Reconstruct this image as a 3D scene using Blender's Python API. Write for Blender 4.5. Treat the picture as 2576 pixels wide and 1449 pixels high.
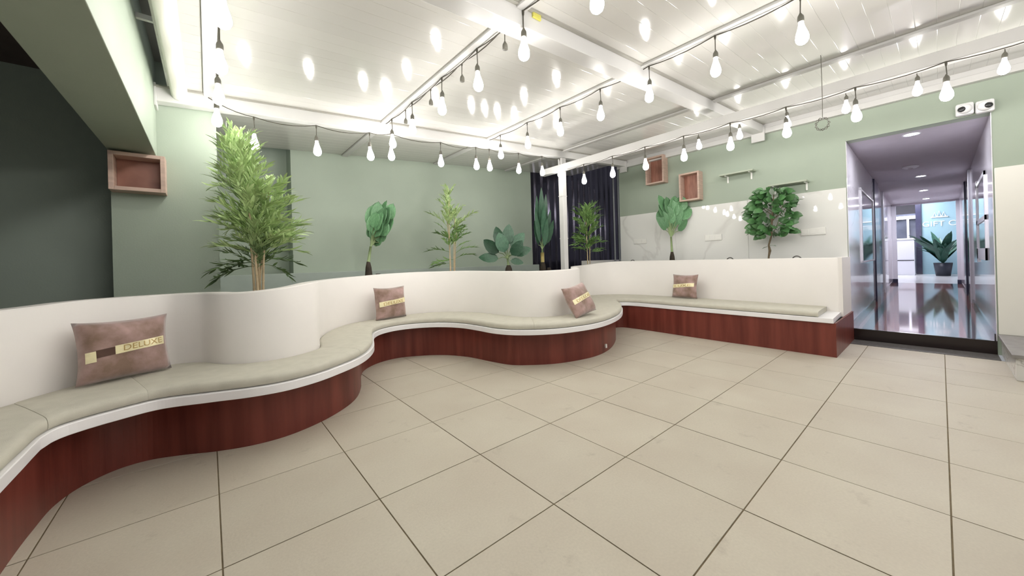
import bpy, bmesh, math, random
from mathutils import Vector, Matrix, Euler
from mathutils.geometry import tessellate_polygon

random.seed(7)
S = bpy.context.scene
COL = S.collection
for o in list(bpy.data.objects):
    bpy.data.objects.remove(o, do_unlink=True)

# ------------------------------------------------------------------ camera, world, exposure
CAM_H = 1.143
AX = Vector((0.765, -0.644, 0)).normalized()      # image right, in plan
FW = Vector((0.644, 0.765, 0)).normalized()       # viewing direction, in plan
RS, RC = math.sin(-0.0278), math.cos(-0.0278)     # slight camera roll
rgt = Vector((RC * AX.x, RC * AX.y, RS))
upv = Vector((-RS * AX.x, -RS * AX.y, RC))
cd = bpy.data.cameras.new('camera')
cam = bpy.data.objects.new('camera', cd)
COL.objects.link(cam)
M3 = Matrix((rgt, upv, -FW)).transposed()
cam.matrix_world = Matrix.Translation((0, 0, CAM_H)) @ M3.to_4x4()
cd.sensor_width = 36.0
cd.lens = 907.97 * 36.0 / 2576.0
cd.shift_y = -(724.5 - 658.76) / 2576.0
cd.clip_start = 0.02
cd.clip_end = 200
S.camera = cam

w = bpy.data.worlds.new('world')
S.world = w
w.use_nodes = True
w.node_tree.nodes['Background'].inputs[0].default_value = (0.93, 0.95, 1.0, 1)
w.node_tree.nodes['Background'].inputs[1].default_value = 0.27
S.view_settings.view_transform = 'Standard'
S.view_settings.look = 'None'
S.view_settings.exposure = 0.24
S.view_settings.gamma = 1.0
S.view_settings.use_curve_mapping = False
BULB_POWER = 52.0
DOWNLIGHT_POWER = 520.0

# ------------------------------------------------------------------ materials
def nmat(name):
    m = bpy.data.materials.new(name)
    m.use_nodes = True
    nt = m.node_tree
    return m, nt, nt.nodes['Principled BSDF']

def mat(name, col, rough=0.5, metal=0.0, var=0.0, scale=8.0, bump=0.0, bscale=60.0, spec=0.5, coat=0.0, col2=None, per_obj=0.0, stretch=None, detail=4.0):
    m, nt, b = nmat(name)
    N, L = nt.nodes, nt.links
    b.inputs['Roughness'].default_value = rough
    b.inputs['Metallic'].default_value = metal
    b.inputs['Specular IOR Level'].default_value = spec
    b.inputs['Coat Weight'].default_value = coat
    b.inputs['Coat Roughness'].default_value = 0.05
    c2 = col2 if col2 else tuple(max(0, min(1, c * (1 - var))) for c in col)
    tc = N.new('ShaderNodeTexCoord')
    src = tc.outputs['Object']
    if stretch:
        mp = N.new('ShaderNodeMapping')
        mp.inputs['Scale'].default_value = stretch
        L.new(src, mp.inputs[0])
        src = mp.outputs[0]
    nz = N.new('ShaderNodeTexNoise')
    nz.inputs['Scale'].default_value = scale
    nz.inputs['Detail'].default_value = detail
    L.new(src, nz.inputs['Vector'])
    rp = N.new('ShaderNodeValToRGB')
    rp.color_ramp.elements[0].position = 0.32
    rp.color_ramp.elements[1].position = 0.68
    rp.color_ramp.elements[0].color = (*c2, 1)
    rp.color_ramp.elements[1].color = (*col, 1)
    L.new(nz.outputs['Fac'], rp.inputs[0])
    out = rp.outputs[0]
    if per_obj > 0:
        oi = N.new('ShaderNodeObjectInfo')
        mr = N.new('ShaderNodeMapRange')
        mr.inputs[3].default_value = 1 - per_obj
        mr.inputs[4].default_value = 1 + per_obj
        L.new(oi.outputs['Random'], mr.inputs[0])
        hs = N.new('ShaderNodeHueSaturation')
        L.new(mr.outputs[0], hs.inputs['Value'])
        L.new(out, hs.inputs['Color'])
        out = hs.outputs[0]
    L.new(out, b.inputs['Base Color'])
    if bump > 0:
        nb = N.new('ShaderNodeTexNoise')
        nb.inputs['Scale'].default_value = bscale
        nb.inputs['Detail'].default_value = 3
        L.new(src, nb.inputs['Vector'])
        bp = N.new('ShaderNodeBump')
        bp.inputs['Strength'].default_value = bump
        bp.inputs['Distance'].default_value = 0.01
        L.new(nb.outputs['Fac'], bp.inputs['Height'])
        L.new(bp.outputs[0], b.inputs['Normal'])
    return m

def emis(name, col, strength):
    m, nt, b = nmat(name)
    b.inputs['Base Color'].default_value = (*col, 1)
    b.inputs['Emission Color'].default_value = (*col, 1)
    b.inputs['Emission Strength'].default_value = strength
    return m

def marble(name, base=(0.80, 0.80, 0.78), vein=(0.45, 0.43, 0.41), rough=0.06, vscale=0.9, amount=0.5):
    m, nt, b = nmat(name)
    N, L = nt.nodes, nt.links
    tc = N.new('ShaderNodeTexCoord')
    mp = N.new('ShaderNodeMapping')
    mp.inputs['Rotation'].default_value = (0.5, 0.6, 0.4)
    L.new(tc.outputs['Object'], mp.inputs[0])
    nz = N.new('ShaderNodeTexNoise'); nz.inputs['Scale'].default_value = vscale; nz.inputs['Detail'].default_value = 5
    nz.inputs['Distortion'].default_value = 0.6
    L.new(mp.outputs[0], nz.inputs['Vector'])
    r = N.new('ShaderNodeValToRGB')
    e = r.color_ramp.elements
    e[0].position = 0.485; e[0].color = (*base, 1)
    e[1].position = 0.515; e[1].color = (*base, 1)
    mid = r.color_ramp.elements.new(0.5)
    mid.color = tuple(base[i] * (1 - amount) + vein[i] * amount for i in range(3)) + (1,)
    L.new(nz.outputs['Fac'], r.inputs[0])
    L.new(r.outputs[0], b.inputs['Base Color'])
    b.inputs['Roughness'].default_value = rough
    return m

def floor_tile_mat():
    m, nt, b = nmat('tile_stone')
    N, L = nt.nodes, nt.links
    geo = N.new('ShaderNodeNewGeometry')
    n1 = N.new('ShaderNodeTexNoise'); n1.inputs['Scale'].default_value = 2.2; n1.inputs['Detail'].default_value = 6
    n2 = N.new('ShaderNodeTexNoise'); n2.inputs['Scale'].default_value = 90; n2.inputs['Detail'].default_value = 3
    n3 = N.new('ShaderNodeTexNoise'); n3.inputs['Scale'].default_value = 5.5; n3.inputs['Detail'].default_value = 7; n3.inputs['Roughness'].default_value = 0.7
    for n in (n1, n2, n3):
        L.new(geo.outputs['Position'], n.inputs['Vector'])
    r1 = N.new('ShaderNodeValToRGB')
    r1.color_ramp.elements[0].position = 0.3; r1.color_ramp.elements[0].color = (0.515, 0.462, 0.376, 1)
    r1.color_ramp.elements[1].position = 0.7; r1.color_ramp.elements[1].color = (0.56, 0.517, 0.424, 1)
    L.new(n1.outputs['Fac'], r1.inputs[0])
    mx = N.new('ShaderNodeMixRGB'); mx.blend_type = 'MULTIPLY'; mx.inputs[0].default_value = 0.22
    L.new(r1.outputs[0], mx.inputs[1])
    r2 = N.new('ShaderNodeValToRGB')
    r2.color_ramp.elements[0].position = 0.3; r2.color_ramp.elements[0].color = (0.7, 0.7, 0.7, 1)
    r2.color_ramp.elements[1].position = 0.7
    L.new(n2.outputs['Fac'], r2.inputs[0])
    L.new(r2.outputs[0], mx.inputs[2])
    # dry scuff marks, denser towards the corridor step
    r3 = N.new('ShaderNodeValToRGB')
    r3.color_ramp.elements[0].position = 0.60; r3.color_ramp.elements[0].color = (0, 0, 0, 1)
    r3.color_ramp.elements[1].position = 0.74; r3.color_ramp.elements[1].color = (1, 1, 1, 1)
    L.new(n3.outputs['Fac'], r3.inputs[0])
    mm = N.new('ShaderNodeMath'); mm.operation = 'MULTIPLY'; mm.inputs[1].default_value = 0.45
    L.new(r3.outputs[0], mm.inputs[0])
    m2 = N.new('ShaderNodeMixRGB')
    m2.inputs[2].default_value = (0.30, 0.26, 0.21, 1)
    L.new(mm.outputs[0], m2.inputs[0]); L.new(mx.outputs[0], m2.inputs[1])
    oi = N.new('ShaderNodeObjectInfo')
    mr = N.new('ShaderNodeMapRange'); mr.inputs[3].default_value = 0.965; mr.inputs[4].default_value = 1.03
    L.new(oi.outputs['Random'], mr.inputs[0])
    hs = N.new('ShaderNodeHueSaturation')
    L.new(mr.outputs[0], hs.inputs['Value']); L.new(m2.outputs[0], hs.inputs['Color'])
    L.new(hs.outputs[0], b.inputs['Base Color'])
    b.inputs['Roughness'].default_value = 0.55
    bp = N.new('ShaderNodeBump'); bp.inputs['Strength'].default_value = 0.12; bp.inputs['Distance'].default_value = 0.004
    L.new(n2.outputs['Fac'], bp.inputs['Height']); L.new(bp.outputs[0], b.inputs['Normal'])
    return m

M = {}
M['tile'] = floor_tile_mat()
M['grout'] = mat('grout', (0.20, 0.155, 0.09), 0.9, var=0.3, scale=20)
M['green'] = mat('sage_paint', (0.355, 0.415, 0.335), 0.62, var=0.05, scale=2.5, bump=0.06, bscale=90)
M['green_shaded'] = mat('sage_paint_with_shade', (0.32, 0.375, 0.315), 0.62, var=0.06, scale=2.5, bump=0.06, bscale=90)  # same sage paint, with the shade of the left bay put into the colour
M['white_plaster'] = mat('white_plaster', (0.82, 0.79, 0.755), 0.6, var=0.03, scale=3, bump=0.04, bscale=50)
M['white_gloss'] = mat('white_laminate', (0.89, 0.88, 0.89), 0.3, var=0.02, scale=3)
M['pvc'] = mat('pvc_ceiling', (0.62, 0.612, 0.58), 0.11, var=0.03, scale=1.2, spec=0.55, per_obj=0.02)
M['beam'] = mat('white_steel', (0.62, 0.615, 0.60), 0.38, var=0.03, scale=4)
M['trim_grey'] = mat('grey_rubber_trim', (0.36, 0.35, 0.31), 0.6, var=0.1, scale=6)
M['soffit'] = mat('grey_soffit', (0.30, 0.29, 0.27), 0.7, var=0.1, scale=4)
M['mahogany'] = mat('mahogany_laminate', (0.20, 0.048, 0.034), 0.36, col2=(0.115, 0.024, 0.017), scale=2.2, stretch=(5, 5, 0.4), detail=6, spec=0.35)
M['cushion'] = mat('sage_grey_linen', (0.60, 0.58, 0.495), 0.9, var=0.08, scale=14, bump=0.25, bscale=420, spec=0.2)
M['velvet'] = mat('mauve_velvet', (0.48, 0.325, 0.305), 0.75, col2=(0.23, 0.15, 0.11), scale=9, bump=0.2, bscale=30, spec=0.2)
M['velvet'].node_tree.nodes['Principled BSDF'].inputs['Sheen Weight'].default_value = 0.5
M['gold'] = mat('gold_foil', (0.98, 0.89, 0.56), 0.25, metal=0.1, var=0.15, scale=20, bump=0.3, bscale=25)
M['gold_letter'] = mat('raised_letter', (0.52, 0.37, 0.15), 0.4, metal=0.4)
M['brown_band'] = mat('brown_band', (0.075, 0.028, 0.012), 0.6, var=0.2)
M['cord'] = mat('black_cord', (0.055, 0.05, 0.035), 0.6)
M['socket'] = mat('grey_socket', (0.11, 0.105, 0.085), 0.55)
M['bulb'] = emis('lit_bulb', (1.0, 0.965, 0.93), BULB_POWER)
M['downlight'] = emis('downlight_lens', (0.93, 0.93, 1.0), DOWNLIGHT_POWER)
M['tube'] = emis('ceiling_tube', (0.92, 0.94, 1.0), 60.0)
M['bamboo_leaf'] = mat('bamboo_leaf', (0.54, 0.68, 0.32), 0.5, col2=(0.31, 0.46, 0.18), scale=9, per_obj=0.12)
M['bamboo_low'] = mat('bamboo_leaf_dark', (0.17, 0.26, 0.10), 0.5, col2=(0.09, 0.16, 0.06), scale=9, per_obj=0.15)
M['bush_leaf'] = mat('bush_leaf', (0.27, 0.44, 0.14), 0.45, col2=(0.14, 0.27, 0.08), scale=9, per_obj=0.2)
M['cane'] = mat('cane', (0.60, 0.47, 0.29), 0.55, var=0.25, scale=15)
M['fan_leaf'] = mat('fan_leaf', (0.17, 0.35, 0.17), 0.42, col2=(0.085, 0.21, 0.095), scale=10, stretch=(18, 3, 3), per_obj=0.2)
M['paddle_leaf'] = mat('paddle_leaf', (0.045, 0.125, 0.065), 0.42, col2=(0.022, 0.07, 0.038), scale=8, stretch=(12, 3, 3), per_obj=0.25)
M['ficus_leaf'] = mat('ficus_leaf', (0.11, 0.26, 0.085), 0.28, col2=(0.05, 0.14, 0.05), scale=12, per_obj=0.3)
M['stalk'] = mat('green_stalk', (0.27, 0.36, 0.17), 0.5, var=0.2)
M['sleeve'] = mat('yellow_sleeve', (0.55, 0.44, 0.16), 0.6, var=0.2)
M['root'] = mat('dark_root', (0.045, 0.033, 0.022), 0.85, var=0.4, scale=20, bump=0.5, bscale=40)
M['bark'] = mat('bark', (0.20, 0.15, 0.09), 0.8, var=0.4, scale=20)
M['soil'] = mat('planter_soil', (0.06, 0.05, 0.04), 0.95, var=0.4, scale=25)
M['kerb'] = mat('kerb_paint', (0.36, 0.415, 0.37), 0.6, var=0.06)
M['corr'] = mat('corrugated_blue_steel', (0.062, 0.058, 0.085), 0.17, var=0.25, scale=2, metal=0.75, spec=0.9)
M['marble'] = marble('wall_marble', (0.78, 0.78, 0.755), (0.42, 0.40, 0.38), 0.025, 0.5, 0.28)
M['marble_hall'] = marble('hall_marble', (0.80, 0.78, 0.83), (0.45, 0.43, 0.50), 0.06, 1.0, 0.30)
M['panel_cream'] = mat('cream_panel', (0.78, 0.765, 0.70), 0.3, var=0.02, scale=2)
M['wood_frame'] = mat('pale_wood', (0.58, 0.42, 0.34), 0.5, var=0.2, scale=5, stretch=(1, 1, 9))
M['wood_back'] = mat('reddish_wood', (0.36, 0.165, 0.115), 0.45, col2=(0.25, 0.105, 0.07), scale=6, stretch=(1, 5, 1))
M['shelf_paint'] = mat('shelf_sage', (0.40, 0.44, 0.35), 0.5, var=0.05)
M['bracket'] = mat('bracket_white', (0.82, 0.82, 0.78), 0.4)
M['plate'] = mat('switch_plate', (0.80, 0.795, 0.76), 0.35)
M['camera_white'] = mat('camera_white', (0.85, 0.85, 0.86), 0.35)
M['camera_black'] = mat('camera_lens', (0.03, 0.03, 0.032), 0.2)
M['granite_black'] = mat('black_granite', (0.014, 0.006, 0.006), 0.18, var=0.4, scale=60)
M['granite_grey'] = mat('grey_granite', (0.15, 0.14, 0.13), 0.35, col2=(0.07, 0.065, 0.06), scale=40)
M['hall_floor'] = mat('polished_brown_granite', (0.30, 0.135, 0.12), 0.06, col2=(0.18, 0.075, 0.065), scale=12, spec=0.8)
M['hall_dark'] = mat('dark_floor_border', (0.045, 0.042, 0.055), 0.07, var=0.3)
M['hall_ceiling'] = mat('hall_ceiling_paint', (0.50, 0.47, 0.52), 0.6, var=0.04)
M['navy'] = mat('dark_navy_column', (0.05, 0.05, 0.09), 0.15, var=0.2)
M['frame_white'] = mat('white_frame', (0.72, 0.72, 0.78), 0.3)
M['glass_dark'] = mat('tinted_glass', (0.12, 0.13, 0.17), 0.05, var=0.4, scale=1.5, spec=0.8)
M['teal_panel'] = mat('teal_backdrop', (0.30, 0.47, 0.54), 0.4, var=0.1, scale=1)
M['far_floor'] = mat('pale_far_floor', (0.60, 0.60, 0.62), 0.2)
M['far_wall'] = mat('far_wall', (0.10, 0.095, 0.11), 0.6)
M['brown_ceiling'] = mat('brown_slab', (0.10, 0.07, 0.065), 0.7, var=0.2)
M['tape'] = mat('yellow_tape', (0.62, 0.58, 0.12), 0.5)
M['letter_white'] = mat('white_lettering', (0.88, 0.9, 0.92), 0.4)
M['pot_black'] = mat('black_pot', (0.02, 0.025, 0.04), 0.4)
M['plinth_side'] = marble('plinth_marble', (0.66, 0.65, 0.62), (0.30, 0.28, 0.26), 0.2, 3.5, 0.7)
M['plinth_top'] = mat('plinth_slab', (0.27, 0.255, 0.24), 0.5, var=0.2, scale=14)

# ------------------------------------------------------------------ helpers
def link(name, me, m, parent=None, smooth=False):
    if isinstance(me, bmesh.types.BMesh):
        bm = me
        me = bpy.data.meshes.new(name)
        bm.normal_update()
        bm.to_mesh(me)
        bm.free()
    if m is not None and not me.materials:
        me.materials.append(m)
    if smooth:
        for p in me.polygons:
            p.use_smooth = True
    o = bpy.data.objects.new(name, me)
    COL.objects.link(o)
    if parent:
        o.parent = parent
        pm = parent
        # children are authored in world space; keep them there
        o.matrix_parent_inverse = world_of(parent).inverted()
    return o

def world_of(o):
    mw = o.matrix_basis.copy()
    if o.parent:
        mw = world_of(o.parent) @ o.matrix_parent_inverse @ mw
    return mw

def empty(name, loc, label, cat, group=None):
    o = bpy.data.objects.new(name, None)
    o.empty_display_size = 0.1
    COL.objects.link(o)
    o.location = loc
    tag(o, label, cat, group)
    return o

def tag(o, label, cat, group=None):
    o['label'] = label
    o['category'] = cat
    if group:
        o['group'] = group
    return o

def struct(o):
    o['kind'] = 'structure'
    return o

def part_copy(src, parent, mw, name=None):
    o = src.copy()
    COL.objects.link(o)
    if name:
        o.name = name
    o.parent = parent
    o.matrix_parent_inverse = world_of(parent).inverted()
    o.matrix_basis = mw
    return o

def bx(bm, x0, x1, y0, y1, z0, z1, bev=0.0, mw=None):
    g = bmesh.ops.create_cube(bm, size=1.0)
    vs = g['verts']
    for v in vs:
        v.co = Vector(((x0 + x1) / 2 + v.co.x * (x1 - x0), (y0 + y1) / 2 + v.co.y * (y1 - y0), (z0 + z1) / 2 + v.co.z * (z1 - z0)))
    if bev > 0:
        es = list({e for v in vs for e in v.link_edges})
        r = bmesh.ops.bevel(bm, geom=es, offset=bev, segments=2, affect='EDGES', profile=0.5)
        vs = list({v for f in r['faces'] for v in f.verts} | {v for v in vs if v.is_valid})
    if mw is not None:
        for v in vs:
            if v.is_valid:
                v.co = mw @ v.co
    return vs

def box(name, x0, x1, y0, y1, z0, z1, m, parent=None, bev=0.0):
    bm = bmesh.new()
    bx(bm, x0, x1, y0, y1, z0, z1, bev)
    return link(name, bm, m, parent)

def prism(name, poly, z0, z1, m, parent=None):
    bm = bmesh.new()
    lo = [bm.verts.new((x, y, z0)) for x, y in poly]
    hi = [bm.verts.new((x, y, z1)) for x, y in poly]
    n = len(poly)
    for t in tessellate_polygon([[Vector((x, y, 0)) for x, y in poly]]):
        bm.faces.new([hi[i] for i in t])
        bm.faces.new([lo[i] for i in reversed(t)])
    for i in range(n):
        j = (i + 1) % n
        bm.faces.new((lo[i], lo[j], hi[j], hi[i]))
    bmesh.ops.recalc_face_normals(bm, faces=bm.faces)
    return link(name, bm, m, parent)

def frames(pts):
    out = []
    n = len(pts)
    prev = None
    for i in range(n):
        t = (pts[min(i + 1, n - 1)] - pts[max(i - 1, 0)])
        t = t.normalized() if t.length > 1e-9 else Vector((0, 0, 1))
        if prev is None:
            a = Vector((0, 0, 1)) if abs(t.z) < 0.9 else Vector((1, 0, 0))
            u = t.cross(a).normalized()
        else:
            u = (prev - t * prev.dot(t)).normalized()
        prev = u
        out.append((t, u, t.cross(u)))
    return out

def tube(bm, pts, r, seg=6, cap=True):
    pts = [Vector(p) for p in pts]
    rs = r if isinstance(r, (list, tuple)) else [r] * len(pts)
    rings = []
    for p, (t, u, v), rr in zip(pts, frames(pts), rs):
        rings.append([bm.verts.new(p + (u * math.cos(2 * math.pi * k / seg) + v * math.sin(2 * math.pi * k / seg)) * rr) for k in range(seg)])
    for a, b in zip(rings, rings[1:]):
        for k in range(seg):
            bm.faces.new((a[k], a[(k + 1) % seg], b[(k + 1) % seg], b[k]))
    if cap:
        bm.faces.new(rings[0]); bm.faces.new(list(reversed(rings[-1])))

def lathe(bm, prof, seg=14, loc=(0, 0, 0)):
    loc = Vector(loc)
    rings = []
    for r, z in prof:
        if r < 1e-6:
            rings.append([bm.verts.new(loc + Vector((0, 0, z)))])
        else:
            rings.append([bm.verts.new(loc + Vector((r * math.cos(2 * math.pi * k / seg), r * math.sin(2 * math.pi * k / seg), z))) for k in range(seg)])
    for a, b in zip(rings, rings[1:]):
        if len(a) == 1 and len(b) == 1:
            continue
        for k in range(seg):
            k2 = (k + 1) % seg
            if len(a) == 1:
                bm.faces.new((a[0], b[k2], b[k]))
            elif len(b) == 1:
                bm.faces.new((a[k], a[k2], b[0]))
            else:
                bm.faces.new((a[k], a[k2], b[k2], b[k]))
    bmesh.ops.recalc_face_normals(bm, faces=bm.faces)

def catmull(pts, step=0.03):
    P = [Vector(p) for p in pts]
    P = [P[0] * 2 - P[1]] + P + [P[-1] * 2 - P[-2]]
    out = []
    for i in range(1, len(P) - 2):
        p0, p1, p2, p3 = P[i - 1:i + 3]
        n = max(2, int((p2 - p1).length / step))
        # centripetal form keeps the tight bends free of loops
        def tj(ti, a, b): return ti + max((b - a).length, 1e-6) ** 0.5
        t0 = 0; t1 = tj(t0, p0, p1); t2 = tj(t1, p1, p2); t3 = tj(t2, p2, p3)
        for k in range(n):
            t = t1 + (t2 - t1) * k / n
            A1 = p0 * ((t1 - t) / (t1 - t0)) + p1 * ((t - t0) / (t1 - t0))
            A2 = p1 * ((t2 - t) / (t2 - t1)) + p2 * ((t - t1) / (t2 - t1))
            A3 = p2 * ((t3 - t) / (t3 - t2)) + p3 * ((t - t2) / (t3 - t2))
            B1 = A1 * ((t2 - t) / (t2 - t0)) + A2 * ((t - t0) / (t2 - t0))
            B2 = A2 * ((t3 - t) / (t3 - t1)) + A3 * ((t - t1) / (t3 - t1))
            out.append(B1 * ((t2 - t) / (t2 - t1)) + B2 * ((t - t1) / (t2 - t1)))
    out.append(P[-2].copy())
    return out

def text_mesh(s, size, depth=0.002):
    cu = bpy.data.curves.new('lettering', 'FONT')
    cu.body = s
    cu.size = size
    cu.extrude = depth
    cu.align_x = 'CENTER'; cu.align_y = 'CENTER'
    o = bpy.data.objects.new('lettering_tmp', cu)
    COL.objects.link(o)
    dg = bpy.context.evaluated_depsgraph_get()
    me = bpy.data.meshes.new_from_object(o.evaluated_get(dg))
    bpy.data.objects.remove(o, do_unlink=True)
    return me

# ------------------------------------------------------------------ floor of square tiles
TX, TY, TS = 1.218, 1.191, 0.6
fl = struct(box('floor', -2.2, 6.15, -3.2, 5.2, -0.06, -0.003, M['grout']))
bm = bmesh.new()
g = 0.0026
bx(bm, g, TS - g, g, TS - g, -0.003, 0.0, 0.0012)
tile0 = None
for i in range(-6, 9):
    for j in range(-8, 6):
        x0, y0 = TX + i * TS, TY + j * TS
        if x0 < -2.2 or x0 + TS > 6.15 or y0 < -3.2 or y0 + TS > 5.2:
            continue
        mw = Matrix.Translation((x0, y0, random.uniform(-0.0004, 0.0004)))
        if tile0 is None:
            tile0 = link('tile', bm, M['tile'], fl)
            tile0.matrix_basis = mw
        else:
            part_copy(tile0, fl, mw)
# cut tiles along the corridor side
for j in range(-8, 6):
    y0 = TY + j * TS
    if y0 < -3.2 or y0 + TS > 5.2: continue
    box('tile', 6.018 + g, 6.128, y0 + g, y0 + TS - g, -0.003, 0.0, M['tile'], fl, 0.0012)

# ------------------------------------------------------------------ ceiling: sloped canopy of narrow glossy strips
RSL = 0.0705
def roof(x): return 3.097 + RSL * (x - 6.473)
ang = math.atan(RSL)
X0, X1 = -0.22, 6.46
Lr = (X1 - X0) / math.cos(ang)
bm = bmesh.new()
bx(bm, X0, X1, -3.2, 5.5, 0.0, 0.04)
for v in bm.verts:
    v.co.z += roof(v.co.x) + 0.012
ceil = struct(link('ceiling', bm, M['beam']))
PW = 0.1125
bm = bmesh.new()
h = PW / 2
prof = [(-h, 0.006), (-h, 0.0016), (-h + 0.0012, 0.0005), (-h + 0.003, 0.0), (h - 0.003, 0.0), (h - 0.0012, 0.0005), (h, 0.0016), (h, 0.006)]
ra = [bm.verts.new((0, y, z)) for y, z in prof]
rb = [bm.verts.new((Lr, y, z)) for y, z in prof]
for k in range(len(prof) - 1):
    bm.faces.new((ra[k], ra[k + 1], rb[k + 1], rb[k]))
bmesh.ops.recalc_face_normals(bm, faces=bm.faces)
strip0 = None
ny = int((5.5 + 3.2) / PW)
for k in range(ny):
    y = 5.5 - PW / 2 - k * PW
    mw = Matrix.Translation((X0, y, roof(X0))) @ Matrix.Rotation(-ang, 4, 'Y') @ Matrix.Rotation(random.uniform(-0.004, 0.004), 4, 'X')
    if strip0 is None:
        strip0 = link('panel', bm, M['pvc'], ceil)
        strip0.matrix_basis = mw
    else:
        part_copy(strip0, ceil, mw)

# ------------------------------------------------------------------ walls
def wall(name, *a, m=None):
    return struct(box(name, *a, m or M['green']))
# right wall: from the corridor opening to its free end, lintel over the opening, stretch beyond it
wr = wall('wall_right', 6.46, 6.64, 0.78, 4.21, 0.0, 3.4)
box('lintel', 6.46, 6.64, -0.375, 0.78, 2.61, 3.4, M['green'], wr)
box('pier', 6.46, 6.64, -3.2, -0.375, 0.0, 3.4, M['green'], wr)
# marble wainscot slabs
y = 0.785
for k, wd in enumerate((1.14, 1.14, 1.135)):
    box('marble_slab', 6.446, 6.4605, y + 0.0012, y + wd - 0.0012, 0.6, 2.0, M['marble'], wr, 0.002)
    y += wd
box('cream_panel', 6.43, 6.4605, -3.2, -0.385, 0.225, 2.0, M['panel_cream'], wr, 0.004)
# white channel that closes the joint of roof and wall
struct(box('trim_1', 6.38, 6.462, -3.2, 4.2, 2.955, 3.03, M['beam'], bev=0.004))
struct(box('trim_2', 6.405, 6.462, -3.2, 4.2, 3.03, 3.10, M['beam'], bev=0.004))
# back wall with niche, pillar and the darker bay under the concrete beam
wb = wall('wall_back', 0.86, 5.2, 5.5, 5.7, 0.0, 3.2)
box('niche_back', 0.0, 1.0, 5.83, 5.95, 0.0, 3.0, M['green'], wb)
box('niche_cheek', 0.86, 1.0, 5.69, 5.84, 0.0, 3.0, M['green'], wb)
struct(box('trim_3', 0.08, 5.25, 5.36, 5.505, 0.7, 1.075, M['kerb'], bev=0.006))
wp = wall('wall_pillar', -0.56, 0.08, 4.1, 5.95, 0.0, 3.0)
wl = wall('wall_left', -4.2, -0.55, 4.42, 4.6, 0.0, 3.0, m=M['green_shaded'])
wall('wall_side', -4.35, -4.2, -3.2, 4.6, 0.0, 3.0, m=M['green_shaded'])
struct(box('ceiling_bay', -4.2, -0.56, -3.2, 4.42, 2.72, 2.85, M['brown_ceiling']))
# concrete beam over the left bay
cb = struct(box('wall_beam', -0.565, -0.30, -3.2, 4.1, 2.075, 3.0, M['green'], bev=0.004))
struct(box('ceiling_soffit', -0.31, -0.17, -3.2, 4.1, 2.86, 2.9, M['soffit']))
# corrugated cladding behind the post and beyond the free end of the right wall
def corrugated(x0, x1, parent):
    bm = bmesh.new()
    n = int((x1 - x0) / 0.0125)
    a, b = [], []
    for k in range(n + 1):
        x = x0 + (x1 - x0) * k / n
        ph = (x / 0.205) % 1.0
        # trapezoid profile, ribs forward
        d = 0.0
        if ph < 0.18: d = 1.0
        elif ph < 0.32: d = 1 - (ph - 0.18) / 0.14
        elif ph > 0.86: d = (ph - 0.86) / 0.14
        yy = 5.52 - 0.035 * d
        a.append(bm.verts.new((x, yy, 0.9))); b.append(bm.verts.new((x, yy, 3.7)))
    for k in range(n):
        bm.faces.new((a[k], b[k], b[k + 1], a[k + 1]))
    bmesh.ops.recalc_face_normals(bm, faces=bm.faces)
    return link('sheet', bm, M['corr'], parent, smooth=False)
wc = struct(box('wall_corner', 5.2, 9.2, 5.6, 5.7, 0.0, 3.7, M['navy']))
for k in range(5):
    corrugated(5.2 + k * 0.8, 5.2 + k * 0.8 + 0.805, wc)
struct(box('trim_4', 5.87, 7.6, 4.62, 4.76, 0.6, 1.125, M['white_plaster'], bev=0.006))
struct(box('floor_outside', 6.64, 9.2, 2.6, 5.6, 0.2, 0.3, M['soil']))

# ------------------------------------------------------------------ canopy steelwork
def sloped_beam(name, x0, x1, y0, y1, drop, label, plates=()):
    """a box section along X that follows the slope of the canopy"""
    o = empty(name, ((x0 + x1) / 2, (y0 + y1) / 2, roof((x0 + x1) / 2)), label, 'beam')
    bm = bmesh.new()
    bx(bm, x0, x1, y0, y1, -drop, -0.003, 0.004)
    for v in bm.verts: v.co.z += roof(v.co.x)
    link('section', bm, M['beam'], o)
    # dark rubber line between beam and strips
    bm = bmesh.new()
    bx(bm, x0, x1, y0 - 0.028, y0 - 0.001, -0.012, 0.0)
    for v in bm.verts: v.co.z += roof(v.co.x)
    link('seal', bm, M['trim_grey'], o)
    for (xa, xb, za, zb) in plates:
        box('end_plate', xa, xb, y0 - 0.02, y1 + 0.02, za, zb, M['beam'], o, 0.003)
    return o
sloped_beam('roof_beam', -0.298, 6.36, 3.985, 4.085, 0.118, 'white steel cross beam that meets the green pillar and carries a row of bulbs', [(-0.30, -0.285, 2.46, 2.64), (6.34, 6.378, 2.86, 3.07)])
mb = sloped_beam('roof_beam', -0.298, 6.36, 1.67, 1.80, 0.125, 'white steel cross beam over the floor, with a yellow tag on its side', [(6.34, 6.378, 2.84, 3.05)])
box('tag_of_tape', 1.63, 1.70, 1.655, 1.668, 2.715, 2.752, M['tape'], mb)['label'] = 'yellow tape tag'
for x, lab in ((0.0, 'white purlin along the pipe side, with a row of bulbs under it'), (1.5, 'white purlin that carries a lit string and a string of empty sockets'),
               (2.95, 'white purlin second from the pipe side that carries bulbs to the tall post bay'), (4.5, 'white purlin right above the low white beam, without bulbs')):
    o = empty('purlin', (x + 0.03, 1.0, roof(x)), lab, 'beam')
    bm = bmesh.new()
    bx(bm, x, x + 0.075, -3.2, 5.5, -0.026, 0.002, 0.003)
    for v in bm.verts: v.co.z += roof(x + 0.03)
    link('channel', bm, M['beam'], o)
    for s in (-0.006, 0.077):
        bm = bmesh.new()
        bx(bm, x + s, x + s + 0.004, -3.2, 5.5, -0.008, 0.002)
        for v in bm.verts: v.co.z += roof(x + 0.03)
        link('seal', bm, M['trim_grey'], o)
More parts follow.
